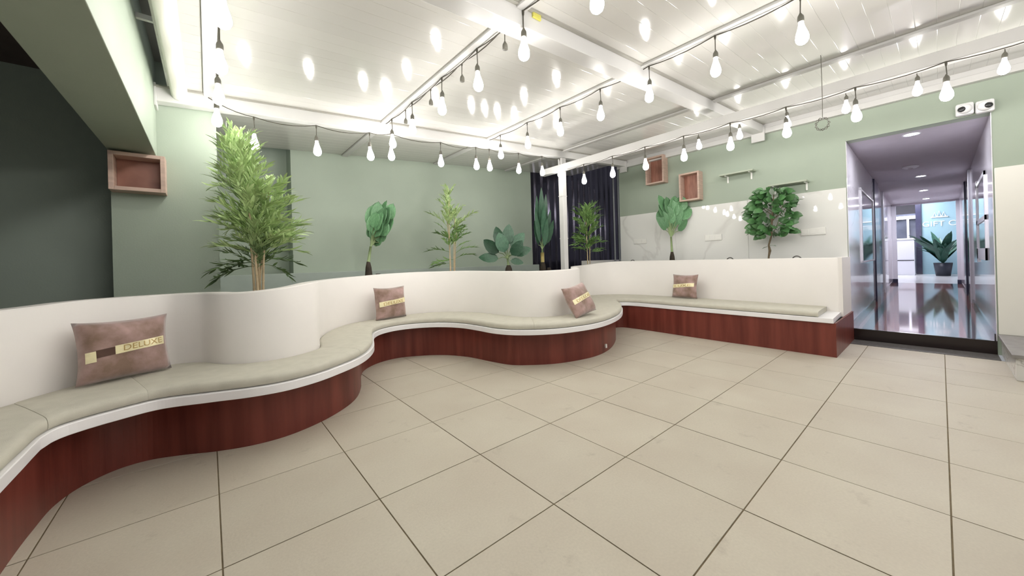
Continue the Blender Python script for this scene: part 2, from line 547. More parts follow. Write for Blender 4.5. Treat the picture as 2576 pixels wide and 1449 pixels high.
# low beam with lamps, beside the post
lb = empty('lamp_beam', (4.40, 2.0, 2.64), 'long low white beam fixed to the post, with a row of bulbs under it', 'beam')
box('section', 4.37, 4.47, -3.2, 4.38, 2.592, 2.69, M['beam'], lb, 0.004)
po = empty('steel_post', (4.525, 4.02, 0), 'tall square white steel post behind the curved backrest', 'post')
box('shaft', 4.478, 4.572, 3.975, 4.065, 0.80, roof(4.47) - 0.122, M['beam'], po, 0.004)
box('base_plate', 4.43, 4.62, 3.93, 4.11, 0.79, 0.802, M['beam'], po)
for z in (2.2, 1.5):
    box('clip', 4.474, 4.576, 3.971, 4.069, z, z + 0.012, M['beam'], po)
# pipe along the concrete beam
pp = empty('drain_pipe', (-0.16, 3.9, 2.58), 'thick cream drain pipe under the roof beside the concrete beam', 'pipe')
bm = bmesh.new(); tube(bm, [(-0.15, 3.98, 2.585), (-0.15, 1.0, 2.585), (-0.15, -3.2, 2.585)], 0.052, 16)
link('pipe_run', bm, M['panel_cream'], pp, smooth=True)
box('bracket_arm', -0.30, -0.16, 3.05, 3.075, 2.66, 2.69, M['beam'], pp)
# two conduits by the free end of the right wall
for x, lab in ((6.69, 'thin grey conduit by the corrugated sheet, nearer the white post'), (6.86, 'thin grey conduit by the corrugated sheet, nearer the green wall')):
    bm = bmesh.new(); tube(bm, [(x, 4.5, 0.3), (x, 4.5, 2.0), (x, 4.5, 3.4)], 0.018, 8)
    tag(link('conduit', bm, mat('conduit_grey', (0.33, 0.34, 0.36), 0.4), None, True), lab, 'pipe')

# ------------------------------------------------------------------ string lights
bm = bmesh.new()
lathe(bm, [(0.0, 0.0), (0.015, 0.003), (0.028, 0.013), (0.0355, 0.030), (0.0365, 0.046), (0.033, 0.066), (0.0255, 0.090), (0.0185, 0.112), (0.0145, 0.132), (0.013, 0.148), (0.0, 0.149)], 12)
bulb_me = bpy.data.meshes.new('bulb'); bm.to_mesh(bulb_me); bm.free()
bulb_me.materials.append(M['bulb'])
for p in bulb_me.polygons: p.use_smooth = True
bm = bmesh.new()
lathe(bm, [(0.0, -0.004), (0.0175, -0.003), (0.0185, 0.0), (0.0185, 0.022), (0.016, 0.034), (0.0085, 0.046), (0.004, 0.056), (0.0, 0.058)], 12)
sock_me = bpy.data.meshes.new('lamp_socket'); bm.to_mesh(sock_me); bm.free()
sock_me.materials.append(M['socket'])
for p in sock_me.polygons: p.use_smooth = True

def string(label, pts, lamps, sag=0.02, lit=True, drop=0.26):
    """pts: cord course; lamps: (attachment point, lit)"""
    o = empty('string_light', pts[0], label, 'string lights')
    bm = bmesh.new()
    course = []
    allp = [Vector(p) for p in pts]
    for a, b in zip(allp, allp[1:]):
        n = 5
        for k in range(n):
            t = k / n
            p = a.lerp(b, t); p.z -= sag * 4 * t * (1 - t) * min(1, (b - a).length / 0.5)
            course.append(p)
    course.append(allp[-1])
    tube(bm, course, 0.0042, 5)
    for (p, on) in lamps:
        p = Vector(p)
        tube(bm, [p + Vector((0, 0, 0.003)), p - Vector((0, 0, 0.02)), p - Vector((0, 0, 0.035)), p - Vector((random.uniform(-.004, .004), random.uniform(-.004, .004), drop - 0.148))], [0.0085, 0.0075, 0.0036, 0.0034], 5)
    link('cord', bm, M['cord'], o)
    for (p, on) in lamps:
        p = Vector(p)
        mw = Matrix.Translation(p - Vector((0, 0, drop - 0.095))) @ Euler((random.uniform(-.05, .05), random.uniform(-.05, .05), random.uniform(0, 6))).to_matrix().to_4x4()
        s = link('lamp_socket', sock_me, None, o)
        s.matrix_basis = mw
        if on:
            b = bpy.data.objects.new('bulb', bulb_me)
            COL.objects.link(b)
            b.parent = s
            b.matrix_basis = Matrix.Translation((0, 0, -0.148 - 0.0025))
    return o

def on_line(x, ys, z): return [((x, y, z), True) for y in ys]
# along the purlin at the pipe side
ys = [3.75, 3.245, 2.73, 2.20, 1.67, 1.14, 0.61, 0.08, -0.45, -0.98, -1.5, -2.05]
z = roof(0.08) - 0.03
string('string of lit bulbs along the first purlin, beside the cream pipe', [(0.08, 3.97, z)] + [(0.08, y, z) for y in ys] + [(0.08, -3.0, z)], on_line(0.08, ys, z))
# second purlin: lit string and slack string of empty sockets
ys = [3.79, 3.285, 2.70, 2.175, 1.665, 1.11, 0.58, 0.05, -0.5, -1.0, -1.55, -2.1]
z = roof(1.55) - 0.028
string('string of lit bulbs along the second purlin, doubled by a cord of empty sockets', [(1.55, 3.96, z)] + [(1.55, y, z) for y in ys] + [(1.55, -3.0, z)], on_line(1.55, ys, z))
ys = [3.55, 2.995, 2.46, 1.91]
z = 2.766
string('slack cord of empty sockets without bulbs beside the lit string', [(1.60, 3.95, z + 0.02)] + [(1.60, y, z) for y in ys] + [(1.60, 1.82, z + 0.01)], [((1.60, y, z), False) for y in ys], sag=0.03, drop=0.25)
# third purlin
ys = [3.72, 3.195, 2.66, 2.13, 1.615, 1.077, 0.56, 0.03, -0.5, -1.03, -1.56, -2.1]
z = roof(2.99) - 0.028
string('string of lit bulbs along the third purlin, over the middle of the floor', [(2.99, 3.96, z)] + [(2.99, y, z) for y in ys] + [(2.99, -3.0, z)], on_line(2.99, ys, z))
# low beam
ys = [3.45, 2.945, 2.45, 1.952, 1.449, 0.954, 0.457, -0.052, -0.55, -1.05, -1.55, -2.05]
z = 2.588
string('string of lit bulbs under the long low white beam', [(4.41, 3.96, 2.585)] + [(4.375, y, z) for y in ys] + [(4.375, -3.0, z)], on_line(4.375, ys, z), drop=0.245)
# near the right wall
ys = [2.24, 1.71, 1.19, 0.65, 0.12, -0.40, -0.93, -1.46, -2.0]
z = roof(5.5) - 0.012
string('string of lit bulbs hung close to the wall with the corridor', [(5.5, 2.8, z)] + [(5.5, y, z) for y in ys] + [(5.5, -3.0, z)], on_line(5.5, ys, z))
# along the cross beam
xs = [0.342, 0.847, 1.365, 1.60, 2.228, 2.755, 2.977, 3.512, 3.995, 4.40]
lam = []
course = [(0.03, 3.955, 2.60)]
for x in xs:
    zz = roof(x) - 0.155 + (0.02 if x in (1.60,) else 0) - (0.0 if x > 0.5 else 0.0)
    lam.append(((x, 3.955, zz), True)); course.append((x, 3.955, zz))
string('string of lit bulbs along the cross beam that meets the pillar', course, lam, sag=0.035, drop=0.245)

# hanging wire with a coil
hw = empty('hanging_wire', (4.3, 0.67, 2.94), 'thin grey wire hanging from the roof with a small coil at its end', 'wire')
bm = bmesh.new()
tube(bm, [(4.3, 0.67, 2.943), (4.302, 0.668, 2.75), (4.297, 0.667, 2.6), (4.3, 0.668, 2.47), (4.3, 0.67, 2.38)], 0.0028, 5)
link('drop_wire', bm, M['socket'], hw)
bm = bmesh.new()
pts = []
for k in range(97):
    a = k / 24 * 2 * math.pi
    r = 0.052 + 0.010 * math.sin(k * 1.7)
    pts.append((4.3 + 0.008 * math.sin(k * 0.9), 0.672 + 0.9 * r * math.cos(a), 2.318 + r * math.sin(a)))
tube(bm, pts, 0.0026, 5)
link('coil', bm, M['socket'], hw)

# ------------------------------------------------------------------ the curved bench
F = [(-.58, 1.0), (-.58, 1.6), (-.58, 2.156), (-.58, 2.40), (-.577, 2.60), (-.545, 2.68), (-.475, 2.735), (-.373, 2.783), (-.228, 2.825), (-.023, 2.76), (.195, 2.68), (.36, 2.66), (.548, 2.707), (.725, 2.81), (.869, 2.919), (.989, 3.054), (1.123, 3.292), (1.245, 3.65), (1.345, 3.90), (1.48, 4.055), (1.70, 4.135), (1.968, 4.07), (2.154, 3.92), (2.283, 3.685), (2.325, 3.40), (2.345, 3.132), (2.41, 2.939), (2.54, 2.776), (2.781, 2.611), (3.061, 2.522), (3.35, 2.495), (3.69, 2.551), (4.111, 2.705), (4.657, 3.035), (5.0, 3.33), (5.15, 3.41), (5.25, 3.33), (5.275, 3.15), (5.265, 2.8), (5.24, 2.43), (5.222, 1.994), (5.21, 1.51), (5.20, 1.1), (5.195, .766)]
BASE = [(-.65, 1.0), (-.65, 1.7), (-.652, 2.423), (-.645, 2.626), (-.622, 2.86), (-.558, 3.01), (-.434, 3.12), (-.299, 3.135), (-.147, 3.075), (.036, 2.973), (.206, 2.912), (.384, 2.905), (.596, 2.981), (.799, 3.125), (.937, 3.284), (1.061, 3.548), (1.158, 3.863), (1.28, 4.11), (1.505, 4.29), (1.762, 4.336), (2.025, 4.224), (2.24, 4.05), (2.41, 3.751), (2.49, 3.367), (2.571, 3.09), (2.726, 2.931), (2.943, 2.785), (3.252, 2.69), (3.503, 2.668), (3.838, 2.735), (4.3, 2.95), (4.75, 3.25), (5.03, 3.47), (5.17, 3.52), (5.28, 3.44), (5.31, 3.2), (5.30, 2.8), (5.275, 2.43), (5.257, 1.994), (5.247, 1.51), (5.24, 1.1), (5.235, .766)]
B = [(-1.15, 1.0, .968), (-1.13, 1.8, .968), (-1.05, 2.4, .968), (-.93, 2.86, .968), (-.821, 3.065, .968), (-.73, 3.19, .972), (-.624, 3.31, .98), (-.455, 3.437, .982), (-.239, 3.525, .98), (-.153, 3.504, .981), (-.045, 3.43, .981), (.018, 3.32, .982), (.067, 3.242, .98), (.165, 3.164, .982), (.292, 3.119, .989), (.432, 3.127, .999), (.582, 3.20, 1.017), (.655, 3.265, 1.024), (.70, 3.36, 1.022), (.755, 3.653, 1.014), (.86, 3.932, 1.01), (1.03, 4.216, 1.01), (1.223, 4.39, 1.016), (1.44, 4.475, 1.022), (1.70, 4.535, 1.032), (1.928, 4.56, 1.037), (2.187, 4.53, 1.041), (2.44, 4.41, 1.039), (2.62, 4.22, 1.039), (2.734, 3.948, 1.033), (2.785, 3.623, 1.029), (2.81, 3.35, 1.029), (2.886, 3.164, 1.026), (3.0, 3.04, 1.026), (3.133, 2.965, 1.027), (3.33, 2.945, 1.029), (3.574, 3.004, 1.029), (3.93, 3.226, 1.030), (4.307, 3.563, 1.032), (4.69, 3.894, 1.036), (5.07, 4.13, 1.04), (5.30, 4.19, 1.045), (5.55, 4.11, 1.075), (5.78, 3.93, 1.095), (5.92, 3.65, 1.098), (5.955, 3.3, 1.098), (5.955, 2.8, 1.095), (5.945, 2.291, 1.092), (5.915, 1.706, 1.09), (5.87, 1.212, 1.088), (5.83, .79, 1.085)]
Fd = catmull([(x, y, 0) for x, y in F], 0.025)
Bd = catmull(B, 0.025)
Cd = catmull([(x, y, 0) for x, y in BASE], 0.025)

def cum(P):
    c = [0.0]
    for a, b in zip(P, P[1:]):
        c.append(c[-1] + Vector((b.x - a.x, b.y - a.y)).length)
    return c
cF, cB = cum(Fd), cum(Bd)
def at(P, c, s):
    s = max(0, min(c[-1], s))
    lo, hi = 0, len(c) - 1
    while hi - lo > 1:
        m = (lo + hi) // 2
        if c[m] <= s: lo = m
        else: hi = m
    t = (s - c[lo]) / max(1e-9, c[hi] - c[lo])
    return P[lo].lerp(P[hi], t)
def nearest(P, c, x, y):
    k = min(range(len(P)), key=lambda i: (P[i].x - x) ** 2 + (P[i].y - y) ** 2)
    return c[k]
KEYS = [((-.58, 1.0), (-1.15, 1.0)), ((-.565, 2.64), (-.80, 3.10)), ((-.373, 2.783), (-.624, 3.31)), ((-.12, 2.80), (-.153, 3.504)), ((.10, 2.71), (.03, 3.30)), ((.36, 2.66), (.35, 3.11)), ((.869, 2.919), (.66, 3.27)), ((1.2, 3.5), (.80, 3.78)), ((1.48, 4.055), (1.223, 4.39)), ((1.70, 4.135), (1.8, 4.55)), ((2.0, 4.05), (2.35, 4.46)), ((2.325, 3.4), (2.785, 3.623)), ((2.54, 2.776), (2.886, 3.164)), ((3.061, 2.522), (3.133, 2.965)), ((3.69, 2.551), (3.574, 3.004)), ((4.657, 3.035), (4.307, 3.563)), ((5.15, 3.41), (5.30, 4.19)), ((5.275, 3.15), (5.93, 3.6)), ((5.26, 2.6), (5.955, 2.6)), ((5.195, .766), (5.83, .79))]
KF = [nearest(Fd, cF, *f) for f, b in KEYS]
KB = [nearest(Bd, cB, *b) for f, b in KEYS]
def pair(u):
    k = max(0, min(len(KEYS) - 2, int(math.floor(u))))
    t = u - k
    return at(Fd, cF, KF[k] + (KF[k + 1] - KF[k]) * t), at(Bd, cB, KB[k] + (KB[k + 1] - KB[k]) * t)

ZL0, ZL1 = 0.372, 0.426
bench = empty('curved_bench', (2.2, 3.6, 0), 'long built-in serpentine bench with white curved backrest, white ledge and mahogany base', 'bench')
# ledge: loft between front line and backrest
def loft(name, u0, u1, du, section, m, parent, smooth=False, caps=True):
    bm = bmesh.new()
    n = max(2, int(round((u1 - u0) / du)))
    rings = []
    for k in range(n + 1):
        f, b = pair(u0 + (u1 - u0) * k / n)
        rings.append([bm.verts.new(p) for p in section(Vector((f.x, f.y, 0)), Vector((b.x, b.y, 0)), k / n)])
    m_ = len(rings[0])
    for a, c in zip(rings, rings[1:]):
        for j in range(m_):
            bm.faces.new((a[j], a[(j + 1) % m_], c[(j + 1) % m_], c[j]))
    if caps:
        # own vertices for the end faces, so that smooth shading stops at the seam
        bm.faces.new([bm.verts.new(v.co) for v in rings[0]])
        bm.faces.new([bm.verts.new(v.co) for v in reversed(rings[-1])])
    bmesh.ops.recalc_face_normals(bm, faces=bm.faces)
    return link(name, bm, m, parent, smooth)
def led(f, b, t):
    d = (b - f).normalized()
    bb = b + d * 0.03
    return [f + Vector((0, 0, ZL0 + 0.003)), f + d * 0.003 + Vector((0, 0, ZL0)), bb + Vector((0, 0, ZL0)), bb + Vector((0, 0, ZL1)), f + d * 0.004 + Vector((0, 0, ZL1)), f + Vector((0, 0, ZL1 - 0.004))]
loft('ledge', 0, 19, 0.06, led, M['white_gloss'], bench)
# base: mahogany-faced upright that follows its own line
bm = bmesh.new()
lo0 = [bm.verts.new((p.x, p.y, 0.0)) for p in Cd]; hi0 = [bm.verts.new((p.x, p.y, ZL0 + 0.001)) for p in Cd]
for k in range(len(Cd) - 1):
    bm.faces.new((lo0[k], lo0[k + 1], hi0[k + 1], hi0[k]))
# return along the end, to the wall
e = Cd[-1]
ends = [(e.x, e.y), (6.10, 0.766), (6.44, 0.766)]
pl = lo0[-1]; ph = hi0[-1]
for x, y in ends[1:]:
    a = bm.verts.new((x, y, 0)); b = bm.verts.new((x, y, ZL0 + 0.001))
    bm.faces.new((pl, a, b, ph)); pl, ph = a, b
bmesh.ops.recalc_face_normals(bm, faces=bm.faces)
r = bmesh.ops.solidify(bm, geom=bm.faces[:], thickness=0.018)
link('base_panel', bm, M['mahogany'], bench)
# backrest wall
bm = bmesh.new()
TH = 0.10
fr, top_f, top_b, bk = [], [], [], []
n = len(Bd)
nor = []
for i in range(n):
    a, b = Bd[max(0, i - 4)], Bd[min(n - 1, i + 4)]
    t = Vector((b.x - a.x, b.y - a.y, 0)).normalized()
    nor.append(Vector((-t.y, t.x, 0)))
for p, nv in zip(Bd, nor):
    q = Vector((p.x, p.y, 0))
    fr.append(bm.verts.new(q + Vector((0, 0, ZL1 - 0.02))))
    top_f.append((bm.verts.new(q + Vector((0, 0, p.z - 0.008))), bm.verts.new(q + nv * 0.008 + Vector((0, 0, p.z)))))
    top_b.append(bm.verts.new(q + nv * TH + Vector((0, 0, p.z))))
    bk.append(bm.verts.new(q + nv * TH + Vector((0, 0, 0.35))))
for k in range(n - 1):
    bm.faces.new((fr[k], fr[k + 1], top_f[k + 1][0], top_f[k][0]))
    bm.faces.new((top_f[k][0], top_f[k + 1][0], top_f[k + 1][1], top_f[k][1]))
    bm.faces.new((top_f[k][1], top_f[k + 1][1], top_b[k + 1], top_b[k]))
    bm.faces.new((top_b[k], top_b[k + 1], bk[k + 1], bk[k]))
bm.faces.new((fr[-1], top_f[-1][0], top_f[-1][1], top_b[-1], bk[-1]))
bmesh.ops.recalc_face_normals(bm, faces=bm.faces)
bo = link('backrest', bm, M['white_plaster'], bench, True)
for p in bo.data.polygons:
    if abs(p.normal.z) > 0.5 or len(p.vertices) > 4: p.use_smooth = False
# closing panel at the corridor end
prism('end_panel', [(5.83, 0.766), (6.445, 0.766), (6.445, 0.84), (5.90, 0.86), (5.83, 0.80)], ZL0, 1.087, M['white_plaster'], bench)
box('sticker', 3.69, 3.712, 2.648, 2.664, 0.06, 0.105, M['plate'], bench)['label'] = 'small white sticker'
# planter earth between backrest and walls
poly = [(p.x + nv.x * 0.06, p.y + nv.y * 0.06) for p, nv in zip(Bd[::4], nor[::4])]
poly += [(6.0, 0.85), (6.44, 0.85), (6.44, 4.2), (7.5, 4.2), (7.5, 5.48), (0.1, 5.48), (0.07, 4.09), (-0.58, 4.40), (-3.0, 4.40), (-3.0, 1.0)]
struct(prism('floor_planter', poly, 0.70, 0.80, M['soil']))

# ------------------------------------------------------------------ seat cushions (one per seam)
def cus(f, b, t):
    d = (b - f).normalized(); L = (b - f).length
    e = 0.0
    if t < 1e-6 or t > 1 - 1e-6: e = 1.0
    z0 = ZL1 + 0.0005
    T = 0.062 - 0.0025 * e
    pr = [(0.024, 0.004), (0.016, 0.016), (0.014, 0.032), (0.019, 0.048), (0.034, 0.059), (0.07, 0.0635)]
    out = []
    for s, h in pr:
        out.append(f + d * (s + 0.001 * e) + Vector((0, 0, z0 + h * T / 0.062)))
    for q in (0.35, 0.65):
        out.append(f + d * (L * q) + Vector((0, 0, z0 + 0.066 * T / 0.062)))
    out.append(f + d * (L - 0.03) + Vector((0, 0, z0 + T)))
    out.append(f + d * (L - 0.004) + Vector((0, 0, z0 + T - 0.012)))
    out.append(f + d * (L - 0.004) + Vector((0, 0, z0 + 0.002)))
    return out
CUTS = [0.0, 1.0, 2.45, 6.1, 9.75, 12.1, 14.6, 18.93]
CL = ['pale sage seat cushion at the nearest straight stretch, cut by the frame edge', 'pale sage seat cushion left of and under the large pillow by the corner', 'pale sage seat cushion on the nearest bulging lobe, right of the large pillow',
      'pale sage seat cushion behind the nearest lobe, under the upright pillow', 'pale sage seat cushion in the middle hollow between the two lobes', 'pale sage seat cushion on the second lobe, under the tilted pillow', 'pale sage seat cushion of the long straight stretch by the corridor']
for k in range(7):
    gp = 0.0015
    o = loft('seat_cushion', CUTS[k] + gp, CUTS[k + 1] - gp, 0.05, cus, M['cushion'], None, True)
    for p in o.data.polygons:
        if len(p.vertices) > 4: p.use_smooth = False
    tag(o, CL[k], 'cushion', 'seat cushions along the curved bench')

# ------------------------------------------------------------------ throw pillows
def pillow(label, bl, br, lean, roll, wd, ht, word, dark=False, squash=1.0):
    """bl, br: bottom corners on the seat; lean: backwards angle; roll: tilt in its own plane"""
    bl, br = Vector((*bl, 0)), Vector((*br, 0))
    mid = (bl + br) / 2
    X = (br - bl).normalized()
    Y0 = Vector((-X.y, X.x, 0))                 # towards the backrest
    Zt = (Vector((0, 0, 1)) * math.cos(lean) + Y0 * math.sin(lean)).normalized()
    Nf = X.cross(Zt).normalized()               # facing the room
    base = Vector((mid.x, mid.y, 0.4915))
    R = Matrix((X, Zt, Nf)).transposed().to_4x4()
    R = Matrix.Translation(base) @ R @ Matrix.Rotation(roll, 4, 'Z')
    o = empty('throw_pillow', base, label, 'pillow', 'mauve pillows on the bench')
    N = 16
    def surf(u, v, s):
        # u, v in -1..1; pointed corners, sides drawn in, plump middle
        pin = 0.085
        x = u * (1 - pin * (1 - v * v) * (1 - 0.0)) * wd / 2
        y = v * (1 - pin * (1 - u * u) * (0.4 if v < 0 else 1.0)) * ht / 2 + ht / 2
        h = (max(0, (1 - u ** 4)) * max(0, (1 - v ** 4))) ** 0.55
        z = s * 0.075 * h * squash + s * 0.006 * math.sin(5 * u + 3 * v) * h + 0.004 * math.sin(4 * v + 2.2 * u)
        return Vector((x, y, z + 0.05))
    bm = bmesh.new()
    gr = {}
    for s in (1, -1):
        for i in range(N + 1):
            for j in range(N + 1):
                if s == -1 and (i in (0, N) or j in (0, N)):
                    gr[s, i, j] = gr[1, i, j]; continue
                gr[s, i, j] = bm.verts.new(R @ surf(i / N * 2 - 1, j / N * 2 - 1, s))
        for i in range(N):
            for j in range(N):
                q = (gr[s, i, j], gr[s, i + 1, j], gr[s, i + 1, j + 1], gr[s, i, j + 1])
                bm.faces.new(q if s == 1 else q[::-1])
    bmesh.ops.recalc_face_normals(bm, faces=bm.faces)
    link('cover', bm, M['velvet'], o, True)
    def band(name, u0, u1, v0, v1, m, off, skew=0.0):
        bm = bmesh.new()
        n = 14; rows = []
        for k in range(n + 1):
            u = u0 + (u1 - u0) * k / n
            rows.append([bm.verts.new(R @ (surf(u, v + skew * u, 1) + Vector((0, 0, off)))) for v in (v0, (v0 + v1) / 2, v1)])
        for a, b in zip(rows, rows[1:]):
            for j in range(2):
                bm.faces.new((a[j], b[j], b[j + 1], a[j + 1]))
        bmesh.ops.recalc_face_normals(bm, faces=bm.faces)
        q = link(name, bm, m, o, True)
        q['label'] = {'gold_band': 'gold foil band across the pillow', 'gold_patch': 'square gold patch', 'dark_band': 'dark brown stretch of the band'}[name]
        return q
    sk = 0.10
    if dark:
        band('gold_patch', -0.90, -0.70, -0.26, 0.08, M['gold'], 0.003, sk)
        band('dark_band', -0.70, -0.30, -0.15, 0.10, M['brown_band'], 0.003, sk)
        gb = band('gold_band', -0.30, 0.86, -0.16, 0.13, M['gold'], 0.0035, sk)
        uc, uw = 0.34, 0.92
    else:
        gb = band('gold_band', -0.90, 0.90, -0.14, 0.17, M['gold'], 0.0035, sk)
        uc, uw = 0.0, 1.35
    me = text_mesh(word, 0.06, 0.0006)
    xs = [v.co.x for v in me.vertices]; yv = [v.co.y for v in me.vertices]
    x0, x1, y0, y1 = min(xs), max(xs), min(yv), max(yv)
    for v in me.vertices:
        u = uc - uw / 2 + (v.co.x - x0) / (x1 - x0) * uw
        vv = -0.10 + (v.co.y - y0) / (y1 - y0) * 0.19 + sk * u
        v.co = R @ (surf(u, vv, 1) + Vector((0, 0, 0.0045 + v.co.z)))
    me.materials.clear(); me.materials.append(M['gold_letter'])
    link('lettering', me, M['gold_letter'], gb)
    return o
pillow('large mauve velvet pillow by the bench corner, gold band with a dark stretch', (-.60, 3.215), (-.225, 3.36), 0.16, 0.0, 0.42, 0.365, 'DELUXE', True)
pillow('mauve velvet pillow upright behind the first lobe, gold band across it', (1.478, 4.33), (1.90, 4.42), 0.10, 0.0, 0.43, 0.385, 'DELUXE')
pillow('mauve velvet pillow tilted sideways on the second lobe', (3.126, 2.70), (3.56, 2.70), 0.45, 0.16, 0.42, 0.375, 'DELUXE')
pillow('mauve velvet pillow on the straight stretch by the corridor', (5.80, 2.83), (5.765, 2.40), 0.16, 0.0, 0.41, 0.375, 'LUXE')

# ------------------------------------------------------------------ plants
def leaf_bm(bm, L, W, mw, droop=0.3, fold=0.15, segs=6, wave=0.0, shape=0.8, pleats=0):
    """blade along +Y with a midrib fold, bending down; shape moves the widest point"""
    rows = []
    for k in range(segs + 1):
        t = k / segs
        wdt = W / 2 * (math.sin(math.pi * min(1, max(0.0, t ** shape))) ** (0.5 if pleats else 0.7)) if 0 < t < 1 else 0.0015
        a = droop * t
        y = L * (math.sin(a) / droop if abs(droop) > 1e-4 else t)
        z = -L * ((1 - math.cos(a)) / droop if abs(droop) > 1e-4 else 0)
        if pleats:
            row = []
            for q in range(2 * pleats + 1):
                c = q / pleats - 1
                row.append(bm.verts.new(mw @ Vector((c * wdt, y * (1 - 0.05 * c * c), z + fold * wdt * abs(c) + (0.0045 if q % 2 else -0.0045) * min(1, wdt / (W * .3))))))
            rows.append(row)
            continue
        f = fold * wdt
        wv = wave * math.sin(k * 2.4)
        rows.append([bm.verts.new(mw @ Vector((-wdt, y, z + f + wv * wdt))), bm.verts.new(mw @ Vector((0, y, z))), bm.verts.new(mw @ Vector((wdt, y, z + f - wv * wdt)))])
    for a, b in zip(rows, rows[1:]):
        for j in range(len(a) - 1):
            bm.faces.new((a[j], a[j + 1], b[j + 1], b[j]))

def aim(p, d, spin=0.0):
    d = Vector(d).normalized()
    q = d.to_track_quat('Y', 'Z')
    return Matrix.Translation(p) @ q.to_matrix().to_4x4() @ Matrix.Rotation(spin, 4, 'Y')

def face(p, d, spin=0.0, jit=0.35):
    d = Vector(d).normalized()
    n = -FW + Vector((random.uniform(-jit, jit), random.uniform(-jit, jit), random.uniform(-.1, .5)))
    n = (n - d * n.dot(d)).normalized()
    x = d.cross(n)
    return Matrix.Translation(p) @ Matrix((x, d, n)).transposed().to_4x4() @ Matrix.Rotation(spin, 4, 'Y')

def frond_mesh(L, n, ll, lw, seed, droop=0.5):
    rnd = random.Random(seed)
    bm = bmesh.new()
    pts = []
    for k in range(7):
        t = k / 6; a = droop * t
        pts.append(Vector((0, L * math.sin(a) / droop, -L * (1 - math.cos(a)) / droop)))
    tube(bm, pts, [0.003 * (1 - 0.7 * k / 6) for k in range(7)], 4)
    for k in range(n):
        t = 0.18 + 0.82 * (k + 0.5) / n
        i = min(5, int(t * 6)); p = pts[i].lerp(pts[i + 1], t * 6 - i)
        d = (pts[i + 1] - pts[i]).normalized()
        s = 1 if k % 2 else -1
        an = s * rnd.uniform(0.25, 0.65)
        dd = Matrix.Rotation(an, 4, 'Z') @ d
        dd = Vector(dd) + Vector((0, 0, rnd.uniform(-0.3, 0.4)))
        leaf_bm(bm, ll * rnd.uniform(0.75, 1.2) * (1 - 0.3 * abs(t - 0.5)), lw, aim(p, dd, rnd.uniform(-.6, .6)), rnd.uniform(-0.7, 0.2), 0.2, 4)
    leaf_bm(bm, ll, lw, aim(pts[-1], pts[-1] - pts[-2]), 0.3, 0.2, 4)
    me = bpy.data.meshes.new('frond')
    bm.to_mesh(me); bm.free()
    return me

def bamboo(label, loc, z0, H, canes, fronds, mhi, mlo, ll, lw, seed, zlow):
    """canes: offsets; fronds: list of (z, azimuth, pitch, length)"""
    rnd = random.Random(seed)
    x, y = loc
    o = empty('bamboo_plant', (x, y, z0), label, 'plant')
    tops = []
    for (dx, dy, h, lx, ly) in canes:
        bm = bmesh.new()
        pts = [(x + dx + lx * t * t, y + dy + ly * t * t, z0 + h * t) for t in [k / 8 for k in range(9)]]
        tube(bm, pts, [0.0105 - 0.006 * k / 8 for k in range(9)], 7)
        for k in range(1, 6):
            p = pts[k]
            tube(bm, [(p[0], p[1], p[2] - 0.004), (p[0], p[1], p[2] + 0.004)], 0.0125 - 0.006 * k / 8, 7)
        link('cane', bm, M['cane'], o, True)
        tops.append(pts)
    protos = {}
    for (z, az, pit, L) in fronds:
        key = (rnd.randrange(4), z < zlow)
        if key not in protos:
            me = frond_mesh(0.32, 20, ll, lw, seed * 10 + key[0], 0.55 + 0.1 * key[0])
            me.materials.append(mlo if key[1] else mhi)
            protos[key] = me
        ok = [t_ for t_ in tops if t_[-1][2] > z + 0.02] or [max(tops, key=lambda t_: t_[-1][2])]
        c = ok[rnd.randrange(len(ok))]
        t = min(0.99, (z - z0) / (c[-1][2] - z0)); i = min(7, int(t * 8))
        p = Vector(c[i]).lerp(Vector(c[i + 1]), t * 8 - i)
        d = Vector((math.cos(az) * math.cos(pit), math.sin(az) * math.cos(pit), math.sin(pit)))
        f = link('frond', protos[key], None, o)
        f.matrix_basis = aim(p, d, rnd.uniform(-0.7, 0.7)) @ Matrix.Scale(L / 0.32, 4)
    return o

IMGR = math.atan2(AX.y, AX.x)      # plan azimuth of "sideways as seen"
def gen_fronds(seed, zs, n, spread, lo_pitch, hi_pitch, l0, l1):
    rnd = random.Random(seed)
    out = []
    for k in range(n):
        t = (k + rnd.random()) / n
        z = zs[0] + (zs[1] - zs[0]) * t
        az = rnd.random() * 2 * math.pi
        pit = lo_pitch + (hi_pitch - lo_pitch) * t ** 0.8 + rnd.uniform(-.15, .15)
        out.append((z, az, pit, (l0 + (l1 - l0) * t) * rnd.uniform(.85, 1.2)))
    return out
